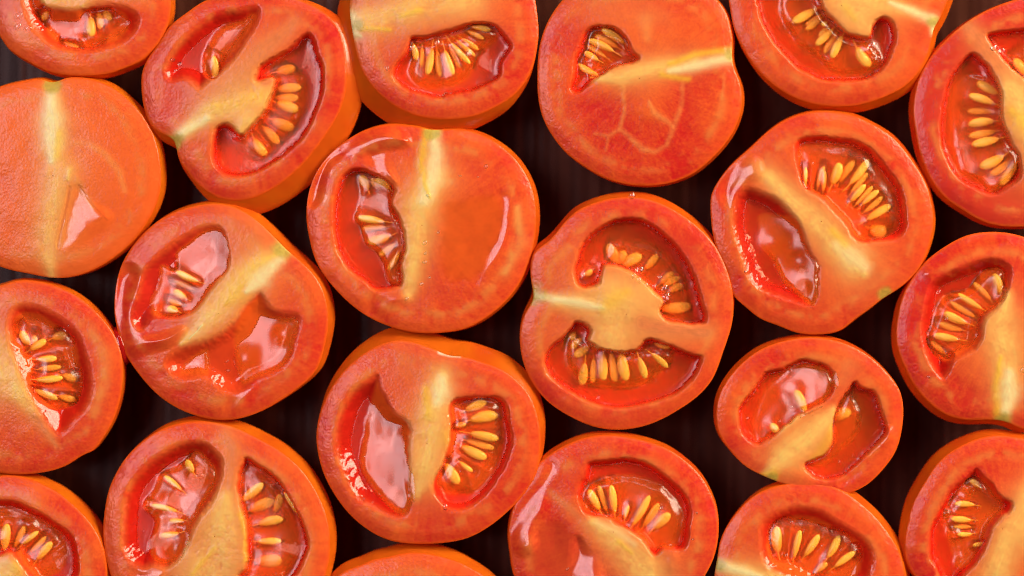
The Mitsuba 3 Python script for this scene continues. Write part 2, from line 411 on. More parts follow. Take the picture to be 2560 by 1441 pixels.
        m = m @ T().scale([L * 1.08 * S, ww * 0.98 * S, ww * 1.1 * S])
        scene[key + '__seed' + ('_%03d' % k if k else '')] = {**SEEDS[(k * 3 + index) % 5], 'to_world': m}
    for k, (bx, by, br) in enumerate(beads):
        px, py, r = fx + bx / fs, fy + by / fs, br / fs
        i = hgrid.query([px, py])[1]
        z = max(top[i], h[i])
        scene[key + '__juice_bead' + ('_%03d' % k if k else '')] = {**BEAD, 'to_world': T().translate(world(px, py, z).tolist()).rotate([0, 0, 1], float(rng.uniform(0, 180))) @ T().scale([r * S, r * 0.75 * S, r * 0.5 * S])}
    return key


# ------------------------------------------------------------------ the tomato halves
FILM, GEL = {}, {}
A_, B_ = 0.16, 0.06

tomato(0, (0, 0, 5.565),
       [(-60, 420), (20, 550), (100, 660), (220, 760), (370, 850), (540, 940), (720, 1010), (920, 1048), (1140, 1058), (1340, 1050), (1560, 1010), (1780, 930), (1950, 850), (2090, 730), (2210, 590), (2300, 430), (2350, 270), (2375, 100), (2375, -80), (2340, -400), (2200, -800), (1900, -1100), (1500, -1280), (1050, -1300), (600, -1180), (250, -930), (10, -600), (-100, -300), (-130, 0), (-110, 240)],
       'tomato half in the top left corner with one blurred yellow seed in its jelly',
       holes=[dict(poly=[(330, -100), (335, 100), (400, 280), (480, 430), (600, 560), (750, 660), (950, 715), (1250, 735), (1500, 685), (1700, 620), (1850, 500), (1940, 330), (1920, 200), (1800, 110), (1600, 60), (1400, 55), (1200, 90), (1050, 130), (800, 110), (620, 80), (560, -60), (450, -160)], depth=46, wall=22, soft=16, juice=-18, col=(0.62, 0.05, 0.012))],
       gels=[dict(poly=[(420, -60), (440, 150), (560, 330), (700, 560), (950, 660), (1250, 690), (1500, 640), (1720, 540), (1800, 350), (1760, 180), (1500, 90), (1200, 110), (900, 130), (640, 90), (540, -80)], level=-12, fall=40)],
       seeds=[(1235, 230, 1255, 500, 190, -2), (1430, 110, 1510, 270, 150, 10), (850, 560, 1060, 640, 110, 8), (640, 140, 560, 260, 130, 8)],
       strokes=[('core', [(560, -60, 300), (900, -20, 300), (1180, 20, 200)]), ('septum', [(1180, 20, 150), (1500, 0, 130), (2000, -20, 120)], 0.5), ('core', [(1150, 80, 60), (1180, 240, 50)])],
       bumps=[(1180, 620, 130, 8), (1830, 330, 110, 8), (490, 130, 110, 8)], tilt=(0.01, 0.0), hue=0.22, shift=(3, 3), beads=[(265, 230, 70), (250, 370, 60), (390, 400, 60)])

tomato(1, (340, 0, 2.668),
       [(250, 938), (150, 880), (60, 745), (35, 600), (40, 480), (75, 395), (150, 290), (230, 170), (330, 90), (430, 20), (560, -30), (740, -55), (920, -45), (1100, 0), (1240, 70), (1340, 170), (1393, 320), (1405, 480), (1390, 640), (1330, 800), (1235, 945), (1105, 1105), (950, 1235), (800, 1315), (650, 1340), (500, 1298), (400, 1220), (330, 1130), (282, 1050), (268, 985)],
       'tomato half with a notched stem side and a pale frayed core between two chambers',
       holes=[dict(poly=[(1165, 225), (1195, 280), (1215, 360), (1245, 430), (1255, 500), (1245, 620), (1215, 720), (1170, 830), (1090, 950), (1000, 1030), (890, 1110), (780, 1165), (650, 1180), (560, 1150), (515, 1090), (505, 1000), (515, 900), (545, 835), (610, 825), (660, 860), (690, 895), (770, 830), (820, 780), (875, 690), (905, 600), (915, 530), (850, 545), (790, 545), (800, 480), (880, 400), (1000, 330)], depth=100, wall=15, juice=-22),
              dict(poly=[(825, 50), (700, 55), (560, 80), (440, 150), (330, 240), (245, 340), (205, 420), (195, 510), (235, 550), (330, 535), (430, 600), (480, 560), (540, 515), (600, 460), (680, 370), (760, 250), (820, 140)], depth=46, wall=24, soft=14, col=(0.52, 0.03, 0.012))],
       gels=[dict(poly=[(700, 800), (820, 740), (890, 640), (910, 530), (850, 510), (900, 430), (1010, 400), (1100, 450), (1160, 560), (1150, 700), (1080, 850), (950, 980), (850, 1080), (760, 1060), (680, 960), (670, 880)], level=-26),
             dict(poly=[(780, 70), (720, 110), (600, 150), (480, 260), (430, 370), (440, 500), (500, 540), (600, 430), (700, 320), (780, 200), (820, 90)], level=-8, fall=30, w=30, tilt=(0.05, 0.02))],
       seeds=[(520, 545, 512, 375, 78, -6), (930, 470, 1050, 445, 90, 16), (930, 600, 1090, 575, 85, 8), (930, 680, 1070, 730, 110, 2), (900, 790, 1040, 850, 95, 14), (785, 920, 855, 1030, 95, 6)],
       strokes=[('septum', [(540, 700, 180), (720, 480, 150), (860, 330, 120), (980, 230, 100), (1050, 150, 80)], 0.8), ('core', [(290, 910, 60), (420, 800, 110), (560, 730, 160), (700, 720, 260), (820, 660, 230), (860, 600, 90)]),
                ('core', [(760, 800, 120), (660, 900, 40)]), ('yellow', [(330, 850, 40), (470, 720, 50), (620, 700, 80), (820, 640, 100)], 0.55), ('cream', [(300, 900, 60), (400, 830, 60), (480, 790, 50)]), ('septum', [(920, 530, 20), (860, 560, 40)])],
       scar=(262, 945, 60), shift=(25, 20), bulge=0.06, beads=[(240, 400, 20), (288, 425, 20), (255, 470, 16)])

tomato(2, (760, 0, 3.0016),
       [(345, 0), (350, 150), (372, 290), (398, 420), (440, 540), (520, 660), (640, 770), (760, 840), (900, 885), (1050, 900), (1200, 890), (1320, 860), (1450, 800), (1560, 730), (1650, 630), (1710, 520), (1745, 380), (1760, 250), (1750, 100), (1735, 0), (1690, -140), (1600, -330), (1400, -500), (1150, -580), (900, -560), (650, -450), (470, -280), (380, -120)],
       'tomato half at the top edge with a pale green stem end on its left',
       holes=[dict(poly=[(800, 285), (900, 270), (1020, 240), (1150, 200), (1260, 170), (1350, 165), (1440, 190), (1510, 260), (1555, 350), (1535, 400), (1490, 470), (1475, 560), (1380, 640), (1250, 690), (1100, 720), (980, 740), (870, 705), (800, 690), (720, 640), (670, 570), (700, 470), (760, 380)], depth=75, wall=12)],
       gels=[dict(poly=[(800, 300), (1000, 255), (1200, 190), (1400, 175), (1480, 250), (1430, 350), (1310, 420), (1285, 520), (1240, 600), (1130, 670), (1000, 690), (870, 680), (780, 620), (750, 540), (780, 430)], level=-8, fall=60)],
       seeds=[(812, 330, 842, 445, 62, -2), (958, 362, 925, 555, 88, -5), (1058, 375, 1118, 555, 72, -4), (1110, 320, 1240, 470, 66, 0), (1190, 290, 1305, 365, 50, 8), (1255, 200, 1398, 222, 62, -4)],
       strokes=[('core', [(360, 170, 200), (600, 130, 230), (850, 60, 260), (1250, 0, 240)], 0.85), ('cream', [(350, 120, 90), (385, 250, 80), (420, 270, 30)]), ('yellow', [(440, 215, 50), (640, 225, 30)], 0.9), ('yellow', [(720, 120, 40), (860, 80, 50)], 0.8)],
       scar=(405, 190, 50), shift=(-22, 24), bulge=0.05, tilt=(0.0, 0.02), bumps=[(1000, 330, 50, 8), (820, 370, 50, 7), (1240, 420, 60, 9)], beads=[(1000, 318, 28), (816, 350, 24), (1240, 405, 30), (625, 515, 22)])

tomato(3, (1320, 0, 3.002),
       [(70, 560), (75, 440), (100, 290), (150, 160), (210, 60), (290, -30), (450, -120), (700, -170), (950, -170), (1200, -120), (1350, -50), (1430, 10), (1490, 100), (1520, 200), (1535, 320), (1532, 430), (1550, 515), (1580, 590), (1605, 690), (1605, 790), (1580, 900), (1530, 1010), (1450, 1120), (1350, 1220), (1230, 1310), (1080, 1370), (900, 1395), (720, 1380), (560, 1330), (420, 1250), (300, 1160), (190, 1030), (110, 880), (75, 720)],
       'tomato half with one small open chamber and pale branching veins across its lower flesh',
       holes=[dict(poly=[(445, 220), (540, 190), (660, 215), (740, 290), (790, 380), (840, 440), (760, 490), (640, 520), (560, 570), (470, 630), (400, 690), (345, 705), (312, 665), (332, 590), (345, 480), (375, 370)], depth=80, wall=14, col=(0.55, 0.035, 0.012))],
       gels=[dict(poly=[(460, 225), (560, 190), (680, 220), (760, 310), (840, 440), (650, 520), (540, 570), (450, 580), (400, 520), (370, 460), (420, 370), (440, 290)], level=-6, fall=60)],
       seeds=[(720, 320, 560, 215, 78, -2), (640, 390, 460, 295, 80, -8), (530, 450, 425, 385, 62, 0), (530, 560, 375, 478, 66, -4), (545, 590, 465, 578, 40, -4)],
       strokes=[('septum', [(500, 60, 260), (800, 60, 300), (1000, 130, 150)], 0.25), ('core', [(500, 600, 40), (700, 590, 110), (900, 530, 130), (1050, 500, 120), (1250, 460, 90)]), ('cream', [(1060, 535, 40), (1250, 490, 75), (1520, 440, 80)]),
                ('yellow', [(1060, 480, 40), (1250, 410, 50), (1460, 390, 50)], 0.9), ('yellow', [(1000, 565, 50), (1200, 590, 40)], 0.8),
                ('vein', [(710, 650, 37), (722, 850, 31), (690, 960, 37), (800, 1060, 40), (860, 1120, 43), (950, 1140, 34), (1040, 1080, 37), (1090, 950, 43), (1140, 830, 37), (1160, 620, 37)], 0.48), ('vein', [(690, 970, 29), (600, 1020, 29), (500, 1000, 20)], 0.36),
                ('vein', [(905, 770, 20), (950, 860, 49), (1040, 910, 49), (1080, 950, 29)], 0.48), ('vein', [(600, 1040, 23), (580, 1130, 20)], 0.30), ('vein', [(1470, 560, 29), (1455, 750, 20)], 0.30), ('vein', [(880, 160, 116), (900, 300, 58)], 0.42)],
       scar=(1530, 405, 60), shift=(6, 0), hue=0.05)

tomato(4, (1780, 0, 3.603),
       [(150, -60), (165, 80), (190, 220), (240, 360), (320, 500), (430, 650), (560, 770), (720, 870), (900, 935), (1080, 960), (1260, 955), (1430, 920), (1580, 865), (1720, 790), (1830, 690), (1900, 590), (1955, 460), (1985, 330), (2000, 260), (2040, 190), (2095, 80), (2135, -20), (2170, -150), (2100, -400), (1900, -600), (1500, -780), (1100, -800), (700, -700), (400, -480), (220, -230)],
       'tomato half at the top edge with a pale scarred stem end on its right',
       holes=[dict(poly=[(395, -80), (410, 80), (440, 190), (490, 290), (560, 400), (660, 510), (770, 620), (880, 680), (980, 725), (1150, 745), (1300, 740), (1460, 690), (1560, 600), (1620, 480), (1660, 360), (1650, 240), (1600, 170), (1530, 150), (1470, 180), (1430, 260), (1400, 320), (1300, 310), (1200, 280), (1120, 200), (1000, 60), (960, -80), (700, -200)], depth=95, wall=16)],
       gels=[dict(poly=[(600, -60), (610, 200), (680, 300), (730, 400), (830, 480), (950, 580), (1050, 680), (1200, 720), (1350, 700), (1500, 640), (1560, 520), (1500, 400), (1420, 330), (1300, 310), (1200, 280), (1120, 200), (1010, 60), (960, -80), (760, -160)], level=-10, fall=60, w=30)],
       seeds=[(945, 75, 735, 195, 115, -4), (1040, 190, 990, 225, 62, -2), (1095, 260, 945, 400, 105, -3), (1185, 325, 1085, 515, 95, -4), (1320, 420, 1430, 590, 150, -6), (1000, 150, 860, 260, 80, 10)],
       strokes=[('core', [(1150, -60, 380), (1280, 100, 380), (1350, 230, 220)]), ('core', [(1350, 0, 320), (1620, 60, 160), (1800, 110, 90)], 0.8), ('cream', [(1600, 30, 40), (1800, 105, 70), (1970, 175, 90)]), ('cream', [(1990, 180, 70), (2000, 290, 60)]), ('yellow', [(1180, 60, 80), (1280, 180, 50)], 0.5)],
       scar=(1990, 200, 60), shift=(11, 12), hue=0.12, beads=[(1435, 412, 45), (1490, 522, 32)], bumps=[(1430, 440, 70, 10), (1490, 540, 60, 8)])

tomato(5, (2220, 0, 2.4017),
       [(155, 640), (165, 560), (190, 470), (270, 330), (370, 220), (480, 130), (600, 60), (740, 5), (900, -30), (1100, -30), (1300, 30), (1450, 150), (1560, 320), (1620, 520), (1620, 750), (1560, 960), (1430, 1150), (1250, 1290), (1050, 1350), (830, 1362), (680, 1358), (560, 1325), (450, 1262), (330, 1172), (250, 1055), (190, 900), (165, 770)],
       'deep red tomato half in the top right with a fan of seeds pointing left',
       holes=[dict(poly=[(510, 310), (560, 340), (620, 420), (660, 480), (680, 560), (680, 700), (720, 800), (760, 880), (790, 960), (800, 1060), (720, 1130), (640, 1170), (560, 1150), (430, 1080), (370, 1000), (330, 900), (315, 760), (335, 600), (380, 450), (440, 360)], depth=85, wall=14),
              dict(poly=[(590, 210), (700, 180), (820, 165), (950, 200), (1000, 300), (950, 430), (850, 490), (770, 450), (690, 370), (630, 290)], depth=70, wall=14)],
       gels=[dict(poly=[(470, 430), (580, 430), (660, 490), (690, 640), (730, 820), (790, 920), (790, 1040), (720, 1110), (640, 1160), (520, 1095), (440, 1055), (385, 900), (362, 750), (370, 590)], level=-10, fall=60, w=22, rough=10, tilt=(0.15, 0.03)),
             dict(poly=[(720, 330), (850, 250), (960, 300), (930, 420), (850, 480), (770, 430)], level=-20)],
       seeds=[(670, 560, 550, 488, 85, 2), (645, 622, 498, 568, 66, -4), (645, 732, 495, 745, 80, -4), (670, 830, 515, 868, 74, -4), (695, 930, 562, 1002, 84, -4), (775, 980, 688, 1105, 84, -4), (840, 450, 775, 350, 80, 2)],
       strokes=[('septum', [(480, 160, 60), (580, 290, 90), (660, 400, 120), (730, 520, 160)]), ('core', [(730, 540, 160), (830, 680, 330), (950, 800, 360)]), ('yellow', [(740, 670, 60), (820, 740, 120)], 0.8)],
       films=[([(480, 330), (560, 350), (570, 440), (480, 440)], .12, .02)], tilt=(0.015, 0.02), hue=-0.25, shift=(-3, 2), beads=[(632, 290, 26), (690, 300, 26), (345, 905, 16), (395, 1030, 16)])

tomato(6, (0, 0, 2.0016),
       [(-40, 450), (60, 417), (130, 403), (205, 398), (260, 412), (320, 395), (400, 388), (480, 403), (550, 432), (640, 500), (720, 592), (775, 700), (800, 820), (802, 930), (778, 1030), (720, 1135), (640, 1230), (540, 1310), (420, 1370), (280, 1392), (140, 1370), (0, 1335), (-100, 1270), (-200, 1130), (-250, 950), (-240, 750), (-170, 570)],
       'solid orange tomato half without open seed chambers, a pale streak down its middle',
       strokes=[('septum', [(100, 900, 300), (60, 700, 300)], 0.0), ('core', [(265, 470, 70), (270, 650, 130), (290, 850, 150), (265, 1050, 130), (240, 1200, 120), (255, 1380, 40)], 0.75), ('cream', [(260, 480, 60), (264, 600, 110), (268, 720, 90), (262, 800, 40)]), ('yellow', [(300, 660, 40), (285, 770, 50)], 0.8),
                ('vein', [(345, 705, 37), (440, 720, 34), (520, 770, 37), (600, 860, 37), (625, 960, 26)], 0.42), ('vein', [(350, 840, 87), (370, 890, 43), (470, 1040, 20)], 0.48), ('core', [(350, 850, 30), (345, 900, 20)])],
       films=[([(395, 930), (470, 1000), (550, 1085), (480, 1155), (300, 1238), (310, 1160), (345, 1000)], .11, .06)],
       creases=[([(352, 940, 16), (335, 1040, 14), (300, 1180, 12), (290, 1240, 8)], 1.2), ([(395, 930, 10), (470, 1030, 8), (540, 1105, 8)], 0.8)],
       scar=(262, 420, 50), shift=(7, -5), hue=0.46, tilt=(-0.01, 0.0))

tomato(7, (260, 480, 2.4017),
       [(60, 620), (75, 520), (110, 420), (180, 310), (270, 215), (390, 135), (520, 90), (680, 72), (790, 95), (890, 152), (975, 225), (1040, 290), (1100, 350), (1160, 400), (1240, 475), (1300, 560), (1338, 680), (1345, 800), (1318, 950), (1268, 1080), (1190, 1160), (1080, 1240), (960, 1310), (830, 1358), (700, 1372), (560, 1348), (420, 1290), (310, 1210), (210, 1100), (130, 980), (85, 860), (60, 740)],
       'tomato half with wrinkled wet pulp on both sides of a slanting yellow core',
       holes=[dict(poly=[(330, 370), (430, 290), (520, 240), (690, 205), (755, 340), (750, 470), (650, 590), (580, 690), (430, 760), (280, 775), (220, 830), (170, 790), (170, 700), (200, 620), (220, 520), (270, 430)], depth=34, wall=20, soft=12, juice=-16, col=(0.55, 0.05, 0.022)),
              dict(poly=[(940, 600), (1010, 690), (1170, 740), (1160, 900), (1130, 1000), (1050, 1080), (920, 1140), (800, 1215), (700, 1190), (600, 1120), (460, 1130), (370, 1030), (430, 950), (560, 900), (680, 850), (780, 770), (860, 660)], depth=30, wall=20, soft=12, juice=-14, col=(0.66, 0.12, 0.025))],
       gels=[dict(poly=[(500, 290), (570, 235), (700, 205), (755, 340), (750, 470), (650, 590), (580, 690), (430, 755), (330, 765), (280, 740), (262, 680), (290, 600), (320, 510), (340, 430), (420, 460), (420, 380)], level=-1, fall=12, w=14, rough=11, tilt=(0.145, 0.08)),
             dict(poly=[(945, 620), (1000, 720), (1170, 760), (1155, 900), (1120, 1000), (1040, 1075), (920, 1130), (840, 1170), (790, 1030), (770, 900), (800, 760), (860, 670)], level=-2, fall=14, w=18, rough=12, tilt=(0.15, 0.085)),
             dict(poly=[(450, 1100), (480, 1020), (560, 950), (620, 930), (640, 1020), (630, 1110), (560, 1110)], level=-4, fall=26, w=16, rough=12, tilt=(0.07, 0.03))],
       seeds=[(565, 535, 430, 480, 55, -6), (490, 640, 415, 595, 66, -6), (440, 720, 375, 700, 60, -6)],
       strokes=[('septum', [(800, 280, 300), (900, 250, 150)], 0.3), ('core', [(1060, 350, 70), (930, 430, 140), (800, 560, 200), (680, 690, 190), (560, 830, 110), (470, 910, 30)]), ('yellow', [(1060, 360, 30), (900, 450, 70), (790, 600, 130), (740, 660, 60)], 0.75), ('cream', [(1060, 400, 50), (930, 530, 110), (860, 600, 30)]), ('cream', [(600, 800, 12), (520, 880, 8)])],
       films=[([(70, 540), (150, 440), (210, 480), (170, 650), (190, 800), (280, 860), (480, 830), (420, 900), (300, 940), (150, 960), (90, 850), (65, 700)], .13, .07), ([(840, 1190), (910, 1170), (880, 1240), (810, 1330), (750, 1360), (720, 1330), (740, 1260)], .13, .05)],
       scar=(1082, 335, 60), shift=(12, -9), hue=0.1, tilt=(0.02, 0.0), bumps=[(850, 1000, 70, 10), (1080, 850, 60, 9)], beads=[(735, 1020, 12), (740, 1075, 14)])

tomato(8, (740, 280, 2.4844),
       [(820, 108), (760, 92), (690, 82), (600, 76), (500, 90), (400, 125), (300, 185), (210, 260), (140, 350), (95, 440), (70, 540), (65, 680), (85, 800), (120, 920), (200, 1050), (310, 1170), (450, 1275), (600, 1340), (750, 1373), (900, 1373), (1040, 1350), (1180, 1280), (1300, 1180), (1390, 1060), (1450, 920), (1485, 760), (1490, 600), (1465, 470), (1400, 340), (1310, 240), (1200, 165), (1090, 120), (960, 106)],
       'tomato half with an upright cream core, open seed chamber left of it, glazed flesh right',
       holes=[dict(poly=[(290, 390), (380, 350), (470, 370), (560, 420), (620, 490), (600, 560), (640, 640), (655, 680), (685, 830), (660, 950), (650, 1080), (590, 1105), (480, 1100), (400, 1040), (310, 960), (250, 840), (230, 700), (235, 560), (255, 460)], depth=85, wall=15),
              dict(poly=[(900, 560), (1050, 510), (1270, 500), (1320, 560), (1330, 700), (1290, 850), (1190, 1000), (1060, 1080), (920, 1060), (870, 900), (880, 700)], depth=7, wall=40, soft=30, col=(0.90, 0.13, 0.018), red=0.75)],
       gels=[dict(poly=[(370, 380), (480, 390), (600, 470), (630, 640), (665, 700), (675, 850), (655, 960), (640, 1085), (580, 1075), (545, 980), (490, 880), (420, 820), (385, 720), (350, 660), (370, 560), (375, 480)], level=-5, fall=50, w=18, rough=12, tilt=(0.17, 0.06))],
       seeds=[(440, 480, 400, 395, 75, 2), (575, 480, 495, 415, 75, -6), (545, 680, 385, 655, 62, -7), (580, 765, 445, 805, 80, 4), (640, 870, 575, 980, 52, 4)],
       strokes=[('core', [(860, 420, 140), (760, 600, 190), (745, 800, 150), (720, 1000, 110), (700, 1130, 60)]), ('core', [(1380, 600, 40), (1400, 800, 60), (1300, 1000, 40)], 0.3), ('cream', [(860, 130, 60), (865, 280, 110), (850, 420, 120), (800, 560, 60)]), ('yellow', [(825, 110, 60), (795, 220, 55), (775, 330, 55), (800, 450, 40), (830, 540, 16)])],
       films=[([(440, 260), (540, 250), (580, 330), (620, 440), (560, 410), (470, 350)], .17, .06), ([(180, 280), (330, 190), (600, 110), (700, 180), (520, 230), (330, 290), (230, 330), (180, 450), (160, 560), (90, 590), (80, 500), (130, 380)], .165, .055), ([(1265, 500), (1320, 520), (1340, 700), (1300, 860), (1190, 1010), (1110, 1080), (1150, 980), (1240, 830), (1280, 680)], .2, .07), ([(440, 1170), (640, 1130), (700, 1160), (620, 1220), (560, 1290), (430, 1220)], .1, -.02)],
       scar=(845, 130, 60), shift=(7, -3), hue=0.1, tilt=(-0.005, 0), beads=[(820, 520, 14), (885, 750, 14), (800, 815, 18), (805, 880, 14), (800, 935, 16), (780, 1070, 14), (1180, 340, 16), (1020, 400, 10), (690, 1160, 16), (830, 1030, 10), (1130, 405, 9)])

tomato(9, (1260, 460, 2.2517),
       [(155, 560), (150, 470), (170, 390), (240, 330), (330, 230), (400, 160), (500, 110), (620, 80), (740, 75), (860, 100), (980, 160), (1100, 250), (1190, 350), (1250, 470), (1285, 600), (1290, 720), (1270, 840), (1230, 960), (1180, 1090), (1100, 1190), (990, 1270), (860, 1340), (720, 1380), (600, 1385), (480, 1360), (370, 1310), (250, 1230), (160, 1120), (110, 1010), (90, 900), (95, 800), (130, 710), (165, 640)],
       'tomato half with two deep seed chambers round a pale core, stem end on its left',
       holes=[dict(poly=[(500, 270), (590, 215), (700, 190), (790, 205), (880, 260), (960, 330), (1030, 430), (1090, 560), (1120, 660), (1140, 780), (1000, 790), (890, 760), (870, 710), (890, 670), (850, 620), (800, 570), (740, 520), (680, 490), (560, 470), (540, 560), (490, 585), (420, 580), (395, 540), (400, 450), (430, 360)], depth=110, wall=15, juice=-22),
              dict(poly=[(400, 770), (470, 790), (495, 840), (480, 890), (540, 930), (640, 950), (740, 930), (800, 870), (900, 890), (1000, 930), (1080, 960), (1115, 970), (1110, 1020), (1050, 1120), (960, 1190), (820, 1240), (660, 1265), (500, 1240), (360, 1170), (260, 1090), (220, 1000), (240, 930), (300, 880), (350, 830)], depth=85, wall=15)],
       gels=[dict(poly=[(440, 450), (550, 440), (570, 330), (700, 290), (850, 320), (970, 430), (1050, 560), (1070, 680), (1070, 770), (900, 765), (870, 710), (890, 670), (800, 560), (700, 480), (560, 460), (530, 560), (460, 585), (405, 560)], level=-24),
             dict(poly=[(370, 830), (480, 880), (640, 940), (760, 920), (900, 900), (970, 960), (910, 1060), (830, 1130), (700, 1170), (560, 1170), (430, 1140), (350, 1060), (325, 950)], level=-10)],
       seeds=[(650, 450, 590, 340, 85, 14), (680, 470, 775, 400, 85, 4), (800, 480, 870, 400, 64, 14), (890, 700, 1055, 690, 85, 8), (450, 510, 500, 490, 50, 2), (890, 560, 960, 500, 60, 16), (940, 610, 1010, 570, 60, 16),
              (455, 1010, 440, 1135, 78), (565, 960, 560, 1105, 68), (670, 950, 690, 1105, 90), (760, 980, 800, 1095, 58), (830, 960, 925, 1035, 48), (480, 920, 400, 970, 72, 5), (400, 830, 380, 880, 60, 8), (850, 890, 940, 920, 60, 12)],
       strokes=[('core', [(300, 660, 70), (480, 680, 130), (620, 640, 260), (760, 680, 250), (850, 740, 80)]), ('core', [(640, 740, 240), (600, 860, 230)]), ('septum', [(780, 780, 110), (950, 820, 80), (1140, 840, 60)]),
                ('cream', [(165, 630, 45), (300, 650, 45), (430, 670, 50), (560, 700, 30)]), ('yellow', [(560, 700, 60), (620, 650, 90), (690, 610, 60)], 0.7)],
       scar=(160, 620, 75), shift=(3, -12), tilt=(0.0, -0.02),
       beads=[(765, 480, 30), (728, 518, 16), (758, 540, 20), (800, 570, 18), (845, 575, 18), (905, 585, 22), (880, 522, 14), (910, 640, 34), (450, 510, 12), (530, 1205, 12), (720, 65, 26)])

tomato(10, (1760, 260, 2.4017),
       [(40, 640), (45, 550), (90, 460), (160, 370), (270, 270), (390, 160), (510, 85), (640, 48), (780, 46), (900, 70), (1010, 120), (1110, 180), (1200, 270), (1275, 375), (1335, 480), (1368, 600), (1380, 720), (1355, 850), (1310, 960), (1230, 1060), (1130, 1135), (1070, 1172), (990, 1235), (900, 1300), (820, 1360), (700, 1385), (560, 1375), (440, 1330), (340, 1290), (250, 1220), (180, 1150), (150, 1040), (90, 900), (50, 760)],
       'tomato half with a wet bulge of jelly left of its core and long seeds right',
       holes=[dict(poly=[(210, 530), (270, 500), (330, 515), (450, 570), (540, 660), (600, 760), (640, 880), (690, 970), (690, 1060), (650, 1210), (520, 1190), (400, 1150), (290, 1080), (240, 980), (200, 860), (170, 740), (175, 640)], depth=48, wall=24, soft=14, juice=-14, col=(0.52, 0.04, 0.016)),
              dict(poly=[(560, 215), (660, 185), (780, 195), (900, 210), (1000, 260), (1080, 350), (1140, 430), (1190, 510), (1210, 620), (1215, 740), (1180, 800), (1050, 830), (920, 830), (850, 740), (760, 640), (680, 560), (590, 490), (560, 400)], depth=60, wall=18, col=(0.58, 0.045, 0.014))],
       gels=[dict(poly=[(315, 670), (420, 650), (550, 680), (600, 770), (640, 890), (695, 960), (690, 1040), (650, 1215), (560, 1150), (470, 1060), (400, 930), (335, 850), (330, 760)], level=0, fall=22, w=16, rough=9, tilt=(0.29, 0.07)),
             dict(poly=[(570, 250), (680, 215), (800, 220), (900, 240), (1000, 300), (1080, 400), (1150, 500), (1180, 620), (1180, 740), (1050, 815), (920, 820), (850, 740), (760, 640), (680, 560), (590, 490), (565, 400)], level=-12, fall=46, w=40)],
       seeds=[(612, 500, 616, 380, 40, -4), (772, 480, 822, 355, 78, -4), (878, 475, 995, 335, 74, -4), (888, 585, 972, 485, 54, -7), (960, 605, 1052, 520, 50, 0), (985, 695, 1125, 608, 74, 0), (1010, 740, 1110, 770, 110, 12), (720, 520, 730, 400, 40, 10)],
       strokes=[('septum', [(300, 380, 60), (420, 460, 100)], 0.6), ('core', [(390, 440, 80), (520, 570, 130), (680, 720, 170), (800, 860, 180), (900, 960, 180), (960, 1020, 60)]), ('cream', [(800, 840, 60), (890, 920, 120), (970, 980, 60)], 0.7), ('yellow', [(770, 760, 50), (840, 840, 60)], 0.8)],
       films=[([(170, 400), (300, 320), (340, 420), (250, 480), (190, 560), (160, 640), (110, 580)], .26, .06), ([(250, 1090), (330, 1130), (300, 1230), (250, 1200)], .1, .0), ([(380, 1210), (395, 1290), (360, 1290), (345, 1250)], .14, .04)],
       scar=(1090, 1140, 50), shift=(8, -4), hue=0.02, bumps=[(420, 820, 80, 10), (560, 940, 60, -8), (600, 1100, 40, -6)], beads=[(320, 970, 14), (250, 1010, 12), (495, 1105, 9), (655, 355, 9)])

tomato(11, (2200, 560, 2.5732),
       [(105, 720), (115, 600), (150, 460), (210, 350), (310, 230), (430, 140), (560, 75), (700, 52), (860, 65), (1000, 115), (1150, 220), (1270, 380), (1330, 560), (1340, 760), (1290, 960), (1200, 1120), (1090, 1230), (1000, 1300), (920, 1318), (840, 1285), (740, 1262), (560, 1262), (420, 1225), (300, 1135), (210, 1020), (150, 900), (115, 800)],
       'tomato half at the right edge with its green stem end at the bottom',
       holes=[dict(poly=[(330, 380), (420, 320), (540, 270), (650, 230), (760, 230), (830, 270), (840, 370), (800, 460), (760, 540), (680, 620), (650, 760), (600, 820), (480, 880), (440, 960), (400, 1000), (350, 950), (300, 850), (270, 740), (275, 580), (300, 460)], depth=55, wall=18, soft=10, juice=-24)],
       gels=[dict(poly=[(420, 450), (560, 410), (690, 290), (800, 290), (815, 440), (760, 540), (650, 620), (640, 770), (540, 840), (420, 900), (360, 850), (300, 760), (330, 620), (360, 520)], level=-8, fall=45, w=26, rough=18, tilt=(0.14, 0.04))],
       seeds=[(778, 455, 745, 325, 80, -6), (660, 545, 515, 455, 52, -4), (565, 635, 425, 575, 74, -4), (510, 745, 360, 718, 74, -4), (365, 950, 325, 815, 52, 0)],
       strokes=[('core', [(820, 460, 60), (770, 640, 220), (810, 850, 190), (820, 1050, 150), (800, 1230, 60)]), ('yellow', [(770, 860, 30), (745, 1050, 50), (760, 1230, 60)], 0.9), ('cream', [(820, 960, 60), (835, 1080, 130), (810, 1200, 60)]), ('septum', [(1000, 850, 60), (1010, 1100, 40)], 0.6)],
       films=[([(350, 260), (480, 150), (700, 90), (800, 110), (700, 190), (500, 250), (390, 310), (320, 360), (280, 330)], -.06, -.04)],
       scar=(800, 1265, 60), shift=(-4, 10), hue=-0.08, beads=[(385, 437, 18), (915, 940, 24), (310, 985, 12), (430, 610, 12), (505, 740, 10)])

